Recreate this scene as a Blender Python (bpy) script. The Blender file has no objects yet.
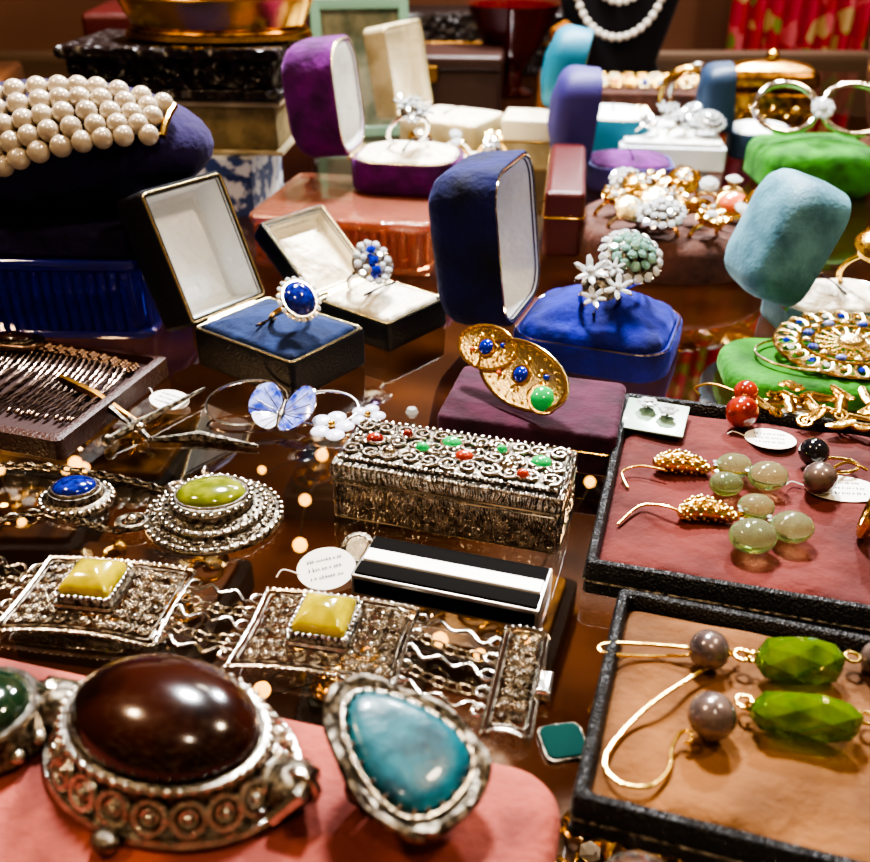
import bpy,bmesh,math,random
from mathutils import Vector as V, Matrix as Mx
from math import *
random.seed(7)
S=0.01
def at(px,py,z=0.0):
    u=(px-435)/930; v=(431-py)/930; t=(15-z)/(.5-.8660254*v)
    return V((u*t,(.8660254+.5*v)*t,z))
def T(x=0,y=0,z=0): return Mx.Translation((x,y,z))
def R(ax,d): return Mx.Rotation(radians(d),4,ax)
def Sc(x,y,z): return Mx.Diagonal((x,y,z,1))
def hx(h):
    h=h.lstrip('#'); c=[int(h[i:i+2],16)/255 for i in (0,2,4)]
    return tuple(((x+.055)/1.055)**2.4 if x>.04 else x/12.92 for x in c)+(1,)
MATS={}
def mat(name,col,rough=.5,metal=0,col2=None,ns=3,bump=0,bs=20,sheen=0,trans=0,coat=0,kind='noise',em=0,ior=1.45,c0=.4,c1=.6,bd=.0008,sss=0,aniso=None):
    if name in MATS: return MATS[name]
    m=bpy.data.materials.new(name); m.use_nodes=True; nt=m.node_tree; N=nt.nodes; L=nt.links
    p=N['Principled BSDF']; c=hx(col)
    p.inputs['Base Color'].default_value=c; p.inputs['Roughness'].default_value=rough; p.inputs['Metallic'].default_value=metal
    p.inputs['IOR'].default_value=ior
    if sheen:
        p.inputs['Sheen Weight'].default_value=sheen; p.inputs['Sheen Roughness'].default_value=.35
        p.inputs['Sheen Tint'].default_value=tuple(min(1,x*2+.12) for x in c[:3])+(1,)
    p.inputs['Transmission Weight'].default_value=trans; p.inputs['Coat Weight'].default_value=coat; p.inputs['Coat Roughness'].default_value=.06
    if sss:
        p.inputs['Subsurface Weight'].default_value=sss; p.inputs['Subsurface Radius'].default_value=(.004,.003,.002); p.inputs['Subsurface Scale'].default_value=.5
    if em:
        p.inputs['Emission Color'].default_value=c; p.inputs['Emission Strength'].default_value=em
    tc=N.new('ShaderNodeTexCoord')
    def tex(k,sc):
        if k=='voronoi':
            n=N.new('ShaderNodeTexVoronoi'); n.inputs['Scale'].default_value=sc*100; o=n.outputs['Distance']
        elif k=='wave':
            n=N.new('ShaderNodeTexWave'); n.inputs['Scale'].default_value=sc*100; n.inputs['Distortion'].default_value=8; n.inputs['Detail'].default_value=3; o=n.outputs['Fac']
        else:
            n=N.new('ShaderNodeTexNoise'); n.inputs['Scale'].default_value=sc*100; n.inputs['Detail'].default_value=4; o=n.outputs['Fac']
        L.new(tc.outputs['Object'],n.inputs['Vector']); return o
    if col2:
        r=N.new('ShaderNodeValToRGB'); r.color_ramp.elements[0].position=c0; r.color_ramp.elements[1].position=c1
        r.color_ramp.elements[0].color=c; r.color_ramp.elements[1].color=hx(col2)
        L.new(tex('noise',ns),r.inputs['Fac']); L.new(r.outputs['Color'],p.inputs['Base Color'])
    if bump:
        b=N.new('ShaderNodeBump'); b.inputs['Strength'].default_value=bump; b.inputs['Distance'].default_value=bd
        L.new(tex(kind,bs),b.inputs['Height']); L.new(b.outputs['Normal'],p.inputs['Normal'])
    MATS[name]=m; return m

def velvet(n,a,b2,ns=.9,sh=.5): return mat(n,a,.9,col2=b2,ns=ns,bump=.6,bs=1.4,sheen=sh,c0=.35,c1=.7,bd=.003)
silver=mat('antique_silver','#d4cec3',.2,1,col2='#968d80',ns=5,bump=.25,bs=14,c0=.35,c1=.75)
silverD=mat('oxidised_silver','#8d8577',.3,1,col2='#3b352e',ns=6,bump=.5,bs=16)
silverP=mat('polished_silver','#dedbd4',.12,1)
engr=mat('engraved_silver','#cac3b6',.26,1,col2='#837b70',ns=4,bump=.6,bs=2.2,kind='wave',bd=.001)
gold=mat('gold','#e2b964',.2,1,bump=.15,bs=12)
goldP=mat('pale_gold','#e6d5a2',.25,1,bump=.3,bs=18)
brass=mat('aged_brass','#b07f3a',.28,1,col2='#6b4a20',ns=2)
bronze=mat('bronze_chain','#8a7466',.3,1)
diamond=mat('diamond','#e8f0f6',.05,.45,coat=1)
teald=mat('green_tint_diamond','#93c6ba',.05,.45,coat=1)
lapis=mat('lapis','#182a8c',.12,col2='#0b1454',ns=6,coat=1)
sapph=mat('sapphire','#1530c0',.05,.5,coat=1)
emer=mat('emerald_glass','#1fae5c',.08,.1,coat=1)
coral=mat('coral','#a8381f',.18,coat=1,col2='#701a12',ns=2)
coralL=mat('coral_orange','#cf6a48',.2,coat=1)
yellow=mat('yellow_agate','#b5a416',.14,coat=.8,col2='#8d8010',ns=1.5,sss=.15)
olive=mat('olive_agate','#7d8226',.14,coat=1,col2='#59621c',ns=2)
garnet=mat('dark_carnelian','#30140c',.18,coat=.45,col2='#160805',ns=.7)
turq=mat('turquoise','#115a64',.36,coat=.25,col2='#0a2f3a',ns=1.6,bump=.3,bs=3,c0=.4,c1=.66)
prehn=mat('prehnite','#d4f0ba',.03,trans=.9,ior=1.42)
perid=mat('peridot','#8fb83e',.02,trans=.8,ior=1.65,col2='#5f8a20',ns=1.6)
pearlM=mat('pearl','#c4b7a2',.2,.15,coat=.8,col2='#b3a592',ns=1)
pearlW=mat('white_pearl','#e4e0d6',.2,coat=.8)
pearlD=mat('dark_pearl','#4c4140',.25,.35,coat=1,col2='#7a675e',ns=2)
blackb=mat('black_bead','#17171d',.1,coat=1)
satin=mat('cream_satin','#e3dac4',.42,bump=.7,bs=.7,sheen=.3,bd=.008)
satinW=mat('white_satin','#e8ebea',.4,bump=.7,bs=.6,sheen=.3,bd=.008)
paper=mat('paper_tag','#e3e1d8',.7)
ink=mat('ink','#2a2c50',.6)
vBlue=velvet('cobalt_velvet','#081890','#030b4c',.7,.4)
vBlueD=velvet('midnight_blue_velvet','#060e4e','#040824',.6,.35)
vBlueG=velvet('blue_grey_velvet','#122a58','#0a1938',.8,.3)
vPurp=velvet('purple_velvet','#610e6c','#330838',.8,.5)
vViolet=velvet('dark_violet_velvet','#22124c','#0e0820',.5,.35)
vMar=velvet('maroon_velvet','#42102a','#250717',.8,.3)
vGreen=velvet('green_velvet','#34801a','#1a4a10',.8,.3)
vBrown=velvet('brown_velvet','#56352a','#341e18',.8,.25)
vTan=velvet('tan_velvet','#7e532b','#4a2e17',.4,.12)
vRed=velvet('red_brown_velvet','#642720','#3e1715',.4,.1)
pink=mat('salmon_suede','#9a4e40',.85,col2='#74362e',ns=.6,bump=.6,bs=6,sheen=.12)
leather=mat('black_leather','#1a1b1d',.38,bump=.7,bs=14,kind='voronoi')
blackbox=mat('black_box','#14161c',.4,bump=.5,bs=12)
redlea=mat('dark_red_leather','#4a1614',.35,bump=.5,bs=10)
iceblue=mat('ice_blue_velvet','#5a8896',.6,col2='#355f70',ns=.9,bump=.5,bs=6,sheen=.4,c0=.35,c1=.7)
tealL=mat('teal_leather','#176f88',.5,bump=.3,bs=9)
violetL=mat('violet_leather','#30286a',.6,bump=.3,bs=9)
cobaltG=mat('cobalt_glass','#3040dc',.05,trans=.8,coat=1)
roseG=mat('rose_glass','#eba082',.06,trans=.8,coat=1,bump=.5,bs=1.5,bd=.002)
carved=mat('carved_dark_wood','#1d1210',.35,bump=1,bs=1.5,kind='voronoi',bd=.004)
cream=mat('cream_board','#b8ac8a',.6,col2='#9a8d6a',ns=.6)
floralP=mat('blue_floral_paper','#b9bdc2',.6,col2='#2c3f70',ns=1.1,c0=.46,c1=.52)
enamW=mat('white_enamel','#cdd3ea',.2,coat=1)
enamB=mat('blue_enamel','#2a3fa8',.15,coat=1,col2='#8f9ee0',ns=2.5)
trayL=mat('brown_leather','#3a211a',.4,bump=.6,bs=9)

class B:
    def __init__(s,name,loc=None,yaw=0):
        s.n=name;s.loc=None if loc is None else V(loc);s.yaw=yaw;s.v=[];s.f=[];s.mi=[];s.mats=[];s.fl=[];s.X=Mx.Identity(4)
    def add(s,vs,fs,m,flat=False):
        o=len(s.v)
        if m not in s.mats: s.mats.append(m)
        k=s.mats.index(m); X=s.X
        s.v+=[X@V(p) for p in vs]
        for f in fs: s.f.append([i+o for i in f]); s.mi.append(k); s.fl.append(flat)
    def rings(s,rs,m,c0=True,c1=True,closed=False,flat=False):
        n=len(rs[0]); vs=[p for r in rs for p in r]; fs=[]
        K=len(rs)
        for i in range(K if closed else K-1):
            a=i*n;b=((i+1)%K)*n
            for j in range(n):
                k=(j+1)%n; fs.append((a+j,a+k,b+k,b+j))
        if not closed:
            if c0: fs.append(tuple(range(n))[::-1])
            if c1: fs.append(tuple(range((K-1)*n,K*n)))
        s.add(vs,fs,m,flat)
    def stack(s,fn,prof,m,c0=True,c1=True):
        s.rings([[(x,y,z) for x,y in fn(i)] for i,z in prof],m,c0,c1)
    def slab(s,w,d,h,m,r=.2,e=.08,z0=0,dome=0,n=5,cham=False):
        fn=lambda i:rrect(w-2*i,d-2*i,max(r-i,.02),1 if cham else n)
        pr=[(e*.6,z0),(0,z0+e*.6)]+[(e*(1-cos(a*pi/8)),z0+h-e+e*sin(a*pi/8)) for a in range(5)]
        rs=[[(x,y,z) for x,y in fn(i)] for i,z in pr]
        if dome:
            base=fn(e)
            for k in (.92,.8,.65,.45,.25,.08): rs.append([(x*k,y*k,z0+h+dome*(1-k*k)) for x,y in base])
        s.rings(rs,m)
    def lathe(s,prof,m,n=32,sx=1,sy=1,fn=None):
        rs=[]
        for r,z in prof:
            rs.append([(max(r,.001)*cos(2*pi*j/n)*sx*(fn(j/n) if fn else 1),max(r,.001)*sin(2*pi*j/n)*sy*(fn(j/n) if fn else 1),z) for j in range(n)])
        s.rings(rs,m)
    def ell(s,c,r,m,n=14,k=9,flat=False):
        if not hasattr(r,'__len__'): r=(r,r,r)
        rs=[]
        for i in range(k+1):
            a=-pi/2+pi*i/k; cr_=max(cos(a),.01)
            rs.append([(c[0]+r[0]*cr_*cos(2*pi*j/n),c[1]+r[1]*cr_*sin(2*pi*j/n),c[2]+r[2]*sin(a)) for j in range(n)])
        s.rings(rs,m,flat=flat)
    def cab(s,c,rx,ry,h,m,n=24,base=.12):
        pr=[(1,0),(1,base*h)]+[(cos(a*pi/14),base*h+(1-base)*h*sin(a*pi/14)) for a in range(1,7)]+[(.03,h)]
        rs=[[(c[0]+rx*r*cos(2*pi*j/n),c[1]+ry*r*sin(2*pi*j/n),c[2]+z) for j in range(n)] for r,z in pr]
        s.rings(rs,m)
    def tube(s,pts,r,m,closed=False,n=6):
        pts=[V(p) for p in pts]; K=len(pts); rs=[]
        tan=[]
        for i in range(K):
            a=pts[(i-1)%K] if (closed or i>0) else pts[0]; b=pts[(i+1)%K] if (closed or i<K-1) else pts[-1]
            t=(b-a); tan.append(t.normalized() if t.length>1e-9 else V((1,0,0)))
        up=V((0,0,1)) if abs(tan[0].z)<.9 else V((1,0,0))
        u=tan[0].cross(up).normalized()
        for i in range(K):
            t=tan[i]; u=(u-t*u.dot(t))
            u=u.normalized() if u.length>1e-6 else t.orthogonal().normalized()
            w=t.cross(u); rr=r[i] if hasattr(r,'__len__') else r
            rs.append([pts[i]+(u*cos(2*pi*j/n)+w*sin(2*pi*j/n))*rr for j in range(n)])
        s.rings(rs,m,closed=closed)
    def circ(s,c,R_,r,m,ax='z',k=20,n=6,sy=1,a0=0,a1=360):
        full=abs(a1-a0)>=360; pts=[]
        for i in range(k if full else k+1):
            a=radians(a0+(a1-a0)*i/k); x,y=R_*cos(a),R_*sy*sin(a)
            pts.append({'z':(c[0]+x,c[1]+y,c[2]),'y':(c[0]+x,c[1],c[2]+y),'x':(c[0],c[1]+x,c[2]+y)}[ax])
        s.tube(pts,r,m,closed=full,n=n)
    def spiral(s,cx,cy,z,R_,turns,r,m,dr=1,ph=0,n=4,k=14):
        s.tube([(cx+R_*(1-.85*t)*cos(ph+dr*2*pi*turns*t),cy+R_*(1-.85*t)*sin(ph+dr*2*pi*turns*t),z) for t in [i/k for i in range(k+1)]],r,m,n=n)
    def gem(s,c,r,m,n=6,h=.35,sy=1,inv=1):
        q0=random.random()*2; X=s.X; s.X=X@T(*c)@R('X',random.uniform(-14,14))@R('Y',random.uniform(-14,14))@T(-c[0],-c[1],-c[2])
        rs=[[(c[0]+q*r*cos(2*pi*(j+o)/n+q0),c[1]+q*r*sy*sin(2*pi*(j+o)/n+q0),c[2]+z*r) for j in range(n)] for q,z,o in ((.05,-.7*inv,0),(1,0,0),(.95,.08,0),(.5,h,.5))]
        s.rings(rs,m,flat=True); s.X=X
    def done(s):
        vs=s.v
        if s.loc is None:
            xs=[p.x for p in vs];ys=[p.y for p in vs];zs=[p.z for p in vs]
            c=V(((min(xs)+max(xs))/2,(min(ys)+max(ys))/2,min(zs))); vs=[p-c for p in vs]; s.loc=c
        me=bpy.data.meshes.new(s.n); me.from_pydata([tuple(p*S) for p in vs],[],s.f)
        for m in s.mats: me.materials.append(m)
        me.polygons.foreach_set('material_index',s.mi)
        bm=bmesh.new(); bm.from_mesh(me); bmesh.ops.recalc_face_normals(bm,faces=bm.faces); bm.to_mesh(me); bm.free()
        me.polygons.foreach_set('use_smooth',[True]*len(s.fl))
        me.set_sharp_from_angle(angle=radians(40))
        me.polygons.foreach_set('use_smooth',[not f for f in s.fl]); me.update()
        o=bpy.data.objects.new(s.n,me); o.location=s.loc*S; o.rotation_euler=(0,0,radians(s.yaw))
        bpy.context.scene.collection.objects.link(o); return o

def rrect(w,d,r,n=5):
    r=min(r,w/2-.001,d/2-.001); out=[]
    for cx,cy,a0 in ((w/2-r,d/2-r,0),(-w/2+r,d/2-r,90),(-w/2+r,-d/2+r,180),(w/2-r,-d/2+r,270)):
        for i in range(n+1):
            a=radians(a0+90*i/n); out.append((cx+r*cos(a),cy+r*sin(a)))
    return out
def cr(P,k=8,closed=False):
    P=[V(p) for p in P]; n=len(P); out=[]
    for i in range(n if closed else n-1):
        if closed: a,b,c,d=P[(i-1)%n],P[i],P[(i+1)%n],P[(i+2)%n]
        else: a,b,c,d=P[max(i-1,0)],P[i],P[i+1],P[min(i+2,n-1)]
        for j in range(k):
            t=j/k; out.append(.5*((2*b)+(c-a)*t+(2*a-5*b+4*c-d)*t*t+(3*b-a-3*c+d)*t**3))
    if not closed: out.append(P[-1])
    return out
def chain(b,P,m,L=.22,r=.03,w=.5):
    P=cr(P,10); d=0; nxt=0; k=0
    for i in range(len(P)-1):
        seg=(P[i+1]-P[i]); l=seg.length
        while nxt<=d+l and l>0:
            p=P[i]+seg*((nxt-d)/l); ang=atan2(seg.y,seg.x)
            X=b.X; b.X=X@T(*p)@Mx.Rotation(ang,4,'Z')@R('X',90*(k%2)*.8)
            b.circ((0,0,0),L*.62,r,m,k=8,n=4,sy=w); b.X=X; k+=1; nxt+=L
        d+=l

# ---------------- room & counter ----------------
def simplebox(name,x0,x1,y0,y1,z0,z1,m):
    b=B(name,((x0+x1)/2,(y0+y1)/2,z0)); w,d,h=x1-x0,y1-y0,z1-z0
    b.slab(w,d,h,m,r=.1,e=.05); return b.done()
wallM=mat('wall_plaster','#8a6656',.8,col2='#785648',ns=.03,bump=.2,bs=.5)
floorM=mat('floor_wood','#3a2518',.5,col2='#241610',ns=.05)
simplebox('wall_back',-220,260,122,128,-95,150,wallM)
simplebox('wall_left',-226,-220,-60,128,-95,150,wallM)
simplebox('floor',-226,260,-60,128,-100,-95,floorM)
woodM=mat('case_wood','#3a2212',.3,col2='#6e4424',ns=.12,coat=.6,c0=.4,c1=.65)
gl=bpy.data.materials.new('counter_glass'); gl.use_nodes=True; nt=gl.node_tree; nt.nodes.clear()
o=nt.nodes.new('ShaderNodeOutputMaterial'); mx=nt.nodes.new('ShaderNodeMixShader'); tr=nt.nodes.new('ShaderNodeBsdfTransparent'); gs=nt.nodes.new('ShaderNodeBsdfGlossy'); fr=nt.nodes.new('ShaderNodeFresnel')
ge=nt.nodes.new('ShaderNodeNewGeometry'); ma=nt.nodes.new('ShaderNodeMath'); ma.operation='SUBTRACT'; ma.inputs[0].default_value=1; mu=nt.nodes.new('ShaderNodeMath'); mu.operation='MULTIPLY'
nt.links.new(ge.outputs['Backfacing'],ma.inputs[1]); nt.links.new(fr.outputs[0],mu.inputs[0]); nt.links.new(ma.outputs[0],mu.inputs[1])
tr.inputs[0].default_value=(.88,.84,.8,1); gs.inputs['Roughness'].default_value=.005; fr.inputs[0].default_value=3.4
nt.links.new(mu.outputs[0],mx.inputs[0]); nt.links.new(tr.outputs[0],mx.inputs[1]); nt.links.new(gs.outputs[0],mx.inputs[2]); nt.links.new(mx.outputs[0],o.inputs[0])
b=B('glass_countertop',(0,49,-.6)); b.slab(150,108,.6,gl,r=.3,e=.05); b.done()
b=B('display_case',(0,49,-95)); b.slab(152,110,80,woodM,r=.5,e=.3)
for sx in (-1,1):
    for sy in (-1,1):
        b.X=T(sx*74.5,sy*53.5,80); b.slab(1.6,1.6,14.4,brass,r=.2)
b.X=Mx.Identity(4); b.done()
simplebox('trim_1',-76,76,103.2,106,-1.2,.6,mat('pale_trim','#6a5646',.5))
tmA=mat('case_tray_a','#5a381e',.5,col2='#24160e',ns=.4); tmB=mat('case_tray_b','#16302b',.5); tmC=mat('case_tray_c','#8a6a38',.4,col2='#3c2a16',ns=.5); tmD=mat('case_tray_d','#8c8478',.5,col2='#5a3c28',ns=.4)
for (x,y,w,d,m) in ((-14,34,9,7,tmA),(2,33,8,7,tmC),(14,31,9,8,tmA),(-3,45,10,7,tmB),(-20,48,11,8,tmC),(14,46,12,9,tmA),(6,19,8,6,tmA),(-5,20,8,6,tmC),(-26,33,9,8,tmC),(30,46,12,9,tmC),(-14,23,8,6,tmD),(-3,28,5,4,tmB),(-22,40,8,5,tmA)):
    b=B('velvet_display_tray',(x,y,-15),random.uniform(-30,30)); b.slab(w,d,1.5,leather,r=.4); b.X=T(0,0,1.3); b.slab(w-1,d-1,.6,m,r=.3)
    for i in range(24):
        b.X=T(random.uniform(-w/2+1,w/2-1),random.uniform(-d/2+1,d/2-1),2.1)@R('Z',random.uniform(0,180))@R('X',random.uniform(-40,40)); b.circ((0,0,0),random.uniform(.35,.9),.12,random.choice((gold,silverP,brass,gold)),k=14,n=5)  # shiny metal loops added under the glass for warm glints
        b.gem((.5,0,.2),.4,random.choice((diamond,gold,goldP)))
    b.X=Mx.Identity(4); b.done()
bulb=mat('warm_bulb','#ffc05a',.4,em=5); wire=mat('bulb_wire','#140f0a',.6)
b=B('string_lights'); pts=[]
for (px,py) in ((0,470),(22,522),(75,463),(66,470),(84,468),(100,588),(262,470),(322,455),(305,500),(300,545),(310,600),(300,645),(262,690),(440,640),(480,655),(590,482)):
    p=at(px,py,-11); b.ell(p,random.uniform(.2,.36),bulb,10,6); pts.append(p+V((0,0,-.3)))
b.tube(cr(pts,6),.04,wire,n=5); b.done()

# ---------------- boxes ----------------
def ringbox(name,x,y,z,th,W,L,hb,hl,op,outer,inner,pad,trim=None,r=.5,e=.5,dome=.25,cham=False,pd=.35,pe=.3,lid=None):
    lid=lid or outer
    b=B(name,(x,y,z),th); n=1 if cham else 6
    fn=lambda i:rrect(W-2*i,L-2*i,max(r-i*.7,.05),n)
    b.stack(fn,[(.15,0),(.03,.1),(0,.2),(0,hb-.12),(.05,hb),(.2,hb),(.24,hb-.3)],outer)
    b.X=T(0,0,0); b.slab(W-.5,L-.5,.35+pe*.5,pad,r=max(r-.25,.2),e=pe*.5+.1,z0=hb-.35,dome=pd)
    b.X=T(0,0,0); b.tube([(-W*.28,0,hb+pd+.1),(0,0,hb+pd+.14),(W*.28,0,hb+pd+.1)],.05,blackb,n=5)
    if trim: b.tube([(x_,y_,hb) for x_,y_ in fn(.1)],.045,trim,closed=True,n=5)
    b.X=T(0,L/2,hb)@R('X',-op)@T(0,-L/2,0)
    b.stack(fn,[(.28,.15),(.24,0),(.05,0),(0,.1),(0,hl-e)]+[(e*(1-cos(a*pi/8)),hl-e+e*sin(a*pi/8)) for a in range(1,5)]+[(e+.4,hl+dome*.6),(e+.8,hl+dome)],lid,c0=False)
    b.stack(fn,[(.26,.02),(.3,hl*.5),(.38,hl-.45),(.6,hl-.4),(.9,hl-.6),(1.5,hl-.75)],inner,c0=False)
    if trim: b.tube([(x_,y_,0) for x_,y_ in fn(.14)],.045,trim,closed=True,n=5)
    b.X=Mx.Identity(4)
    b.tube([(-W*.3,L/2,hb),(W*.3,L/2,hb)],.09,trim or outer,n=8)
    return b.done()
ringbox('black_ring_box',-5.6,30.8,0,53,3.8,5.0,1.5,1.9,113,blackbox,satinW,vBlueG,goldP,r=.25,e=.35,dome=.1)
ringbox('cream_lined_ring_box',-2.1,34.3,0,50,3.5,3.9,1.2,1.0,140,blackbox,satin,satin,goldP,r=.2,e=.3,dome=.05)
ringbox('cobalt_velvet_ring_box',6.15,32.2,0,69,5.0,5.8,1.1,2.8,97,vBlue,satinW,vBlue,silverP,r=1.2,e=1.1,dome=.3,pd=.8,pe=1.0,lid=vBlueD)
ringbox('purple_velvet_ring_box',-1.3,46.4,2.45,79,4.6,5.3,1.5,2.7,96,vPurp,satinW,satin,goldP,r=1.6,e=1.0,dome=.2)
ringbox('ice_blue_ring_box',15.7,34.6,0,95,3.8,4.6,1.2,2.3,70,iceblue,satin,satin,silverP,r=1.1,e=.9,dome=.15,pd=.4)
ringbox('teal_ring_box',11.6,63,0,80,5,5,2.6,2.4,80,tealL,satinW,satinW,goldP,r=1.6,e=1)
ringbox('violet_ring_box',11.5,55.5,0,85,4.6,5,1.4,2.4,85,violetL,satinW,vPurp,None,r=1.4,e=1)
ringbox('cream_ring_box',1.2,62,0,62,5.0,5.5,2.6,1.6,100,cream,satin,satin,goldP,r=.4,e=.3)
ringbox('slate_blue_ring_box',21.5,63,0,80,4.2,4.0,1.6,2,95,mat('slate_leather','#223852',.5),satinW,satinW,None,r=.9,e=.8)

b=B('ivory_ring_box',(6.2,60.5,0),-10)
b.slab(3.6,3.6,1.7,cream,r=.2,e=.08); b.X=T(0,0,1.75); b.slab(3.7,3.7,1.3,mat('ivory','#dcd5bc',.4),r=.2,e=.15,dome=.1); b.X=Mx.Identity(4); b.tube([(x,y,1.72) for x,y in rrect(3.7,3.7,.2)],.05,gold,closed=True); b.done()

def fluted(name,x,y,z,yaw,w,d,h,m,step=.42,base=None):
    b=B(name,(x,y,z),yaw)
    b.slab(w-.5,d-.5,h-.6,m,r=.5,e=.1,z0=.2); b.slab(w+.1,d+.1,.3,base or m,r=.6,e=.1)
    nx=int((w-1)/step)
    for i in range(nx):
        xx=-w/2+.5+(w-1)*(i+.5)/nx
        for sy in (-1,1): b.tube([(xx,sy*(d/2-.15),.25),(xx,sy*(d/2-.1),h*.5),(xx,sy*(d/2-.15),h-.5)],step*.42,m,n=8)
    ny=int((d-1)/step)
    for i in range(ny):
        yy=-d/2+.5+(d-1)*(i+.5)/ny
        for sx in (-1,1): b.tube([(sx*(w/2-.15),yy,.25),(sx*(w/2-.15),yy,h-.5)],step*.42,m,n=8)
    b.slab(w+.15,d+.15,.5,m,r=.6,e=.2,z0=h-.5)
    return b
b=fluted('cobalt_glass_box',-17.2,36.3,0,-2,12.6,6,3.2,cobaltG); b.done()
b=fluted('rose_glass_box',-3.7,44.4,0,-11,8.4,7.6,2.42,roseG); b.done()
b=B('dark_velvet_box',(-17.3,36.6,3.22),-3); b.slab(12.8,6.4,1.1,vViolet,r=.7,e=.3); b.done()
CU=V((-14.6,37.0,4.32)); ca,cb,cc=6.1,3.6,2.3
b=B('violet_velvet_cushion',CU,-8)
rs=[]
for i in range(19):
    a=-pi/2+pi*i/18
    rs.append([(ca*max(cos(a),.01)*cos(2*pi*j/44),cb*max(cos(a),.01)*sin(2*pi*j/44),cc+cc*sin(a)) for j in range(44)])
b.rings(rs,vViolet); b.done()
b=B('pearl_bracelet',CU,-8)
for sidx in range(5):
    n_=12 if sidx%2 else 13
    for i in range(n_):
        t=(i+(.5 if sidx%2 else 0))/12; x=-3.4+8.2*t+.06*sin(i*5+sidx)
        ph=radians((-30+15.5*sidx)*(1-t)+(30+10*sidx)*t + 8*sin(pi*t))
        k=sqrt(max(.05,1-(x/(ca+.45))**2)); pr=.43-.05*t
        b.ell((x,-(cb+pr+.12)*cos(ph)*k,cc+(cc+pr+.12)*sin(ph)*k),pr,pearlM,14,9)
k=sqrt(1-(5.15/6.55)**2)
b.tube([(5.2,-(cb+.5)*cos(radians(a))*k,cc+(cc+.5)*sin(radians(a))*k) for a in (30,44,58,72)],.14,gold,n=8)
b.done()
b=B('floral_paper_box',(-13.4,52.5,0),-6); b.slab(8.2,6.5,2.2,floralP,r=.15,e=.05); b.X=T(0,0,2.2); b.slab(8.5,6.8,.9,floralP,r=.15,e=.08); b.done()
b=B('cloth_bound_book_box',(-11.6,52.8,3.1),-4); b.slab(7.8,6.3,.25,cream,r=.1); b.X=T(-.1,0,.25); b.slab(7.4,5.9,2.2,mat('page_block','#8d7d54',.8,col2='#6f6240',ns=1),r=.1); b.X=T(0,0,2.45); b.slab(7.8,6.3,.3,cream,r=.1); b.done()
b=B('carved_wood_box',(-13.2,53,5.9),-5); b.slab(11.4,7,.5,carved,r=.3,e=.2); b.X=T(0,0,.5); b.slab(10.8,6.4,1.4,carved,r=.3,e=.1); b.X=T(0,0,1.9); b.slab(11.6,7.2,.6,carved,r=.4,e=.25)
for i in range(11):
    b.X=T(-4.9+i*.95,-3.25,1.2)@R('X',90); b.spiral(0,0,0,.42,1.6,.09,carved,dr=(-1)**i,n=5)
b.done()
b=B('brass_oval_casket',(-11.4,53,8.4),-5)
b.lathe([(4.6,0),(5,.15),(4.9,.4),(4.5,.55),(4.7,1),(5.1,1.8),(5.2,2.1),(4.9,2.15),(4.6,1.8),(4.2,.8),(.1,.7)],gold,n=48,sy=.62)
b.circ((0,0,2.15),5.1,.13,gold,k=48,sy=.62); b.circ((0,0,.5),4.7,.1,brass,k=48,sy=.62)
for i in range(8): b.ell((4.0*cos(i*.785),2.4*sin(i*.785),1.4),(.8,.6,.8),mat('dark_beads','#2a0f14',.15,coat=1))
b.done()
b=B('red_leather_jewellery_case',(6.7,47.5,0),-8); b.slab(1.9,10,3.1,redlea,r=.3,e=.3)
b.tube([(x,y,1.9) for x,y in rrect(1.93,10.03,.3)],.05,gold,closed=True)
for i in range(9): b.ell((-.96,-4.2+i*1.0,2.5),(.06,.12,.12),gold,8,5)
b.done()

# ---------------- trays ----------------
def tray(name,cx,cy,yaw,w,d,h,frame,pad,e=.2):
    a=radians(yaw); x=cx+w/2*cos(a)-d/2*sin(a); y=cy+w/2*sin(a)+d/2*cos(a)
    b=B(name,(x,y,0),yaw)
    fn=lambda i:rrect(w-2*i,d-2*i,.15,3)
    b.stack(fn,[(.1,0),(0,.08),(0,h-.08),(.05,h),(.2,h),(.25,h-.06),(.28,h-.5)],frame)
    nx,ny=60,36; vs=[];fs=[]; W,D=w-.5,d-.5
    for j in range(ny+1):
        for i in range(nx+1):
            u,v=i/nx,j/ny; ed=min(u,1-u)*W; ed2=min(v,1-v)*D; q=min(1,ed/.35)*min(1,ed2/.35)
            X_,Y_=(u-.5)*W,(v-.5)*D
            zz=h-.42+.2*q**.5+.045*(sin(X_*2.1+2*sin(Y_*1.3))+sin(Y_*2.7+1.5*sin(X_*1.7)))*q
            vs.append((X_,Y_,zz))
    for j in range(ny):
        for i in range(nx): a_=j*(nx+1)+i; fs.append((a_,a_+1,a_+nx+2,a_+nx+1))
    b.add(vs,fs,pad)
    b.tube([(p,q,h*.45) for p,q in fn(-.01)],.035,silverD,closed=True,n=4)
    b.done(); return (x,y)
tray('tan_velvet_tray',2.45,11.14,-17.6,10,6.15,1.0,leather,vTan)
tray('red_velvet_tray',3.63,17.9,-15.8,11.5,9.25,1.0,leather,vRed)
b=B('brown_leather_tray',(-14.7,28.3,0),-17)
fn=lambda i:rrect(9-2*i,6.2-2*i,.2,3)
b.stack(fn,[(.1,0),(0,.08),(0,.75),(.1,.8),(.3,.8),(.35,.5)],trayL); b.slab(8.4,5.6,.45,mat('tray_lining','#2e1512',.7),r=.2,e=.15,z0=.1,dome=.1); b.done()
b=B('bronze_fringe_necklace',(-14.7,28.3,0),-17)
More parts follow.
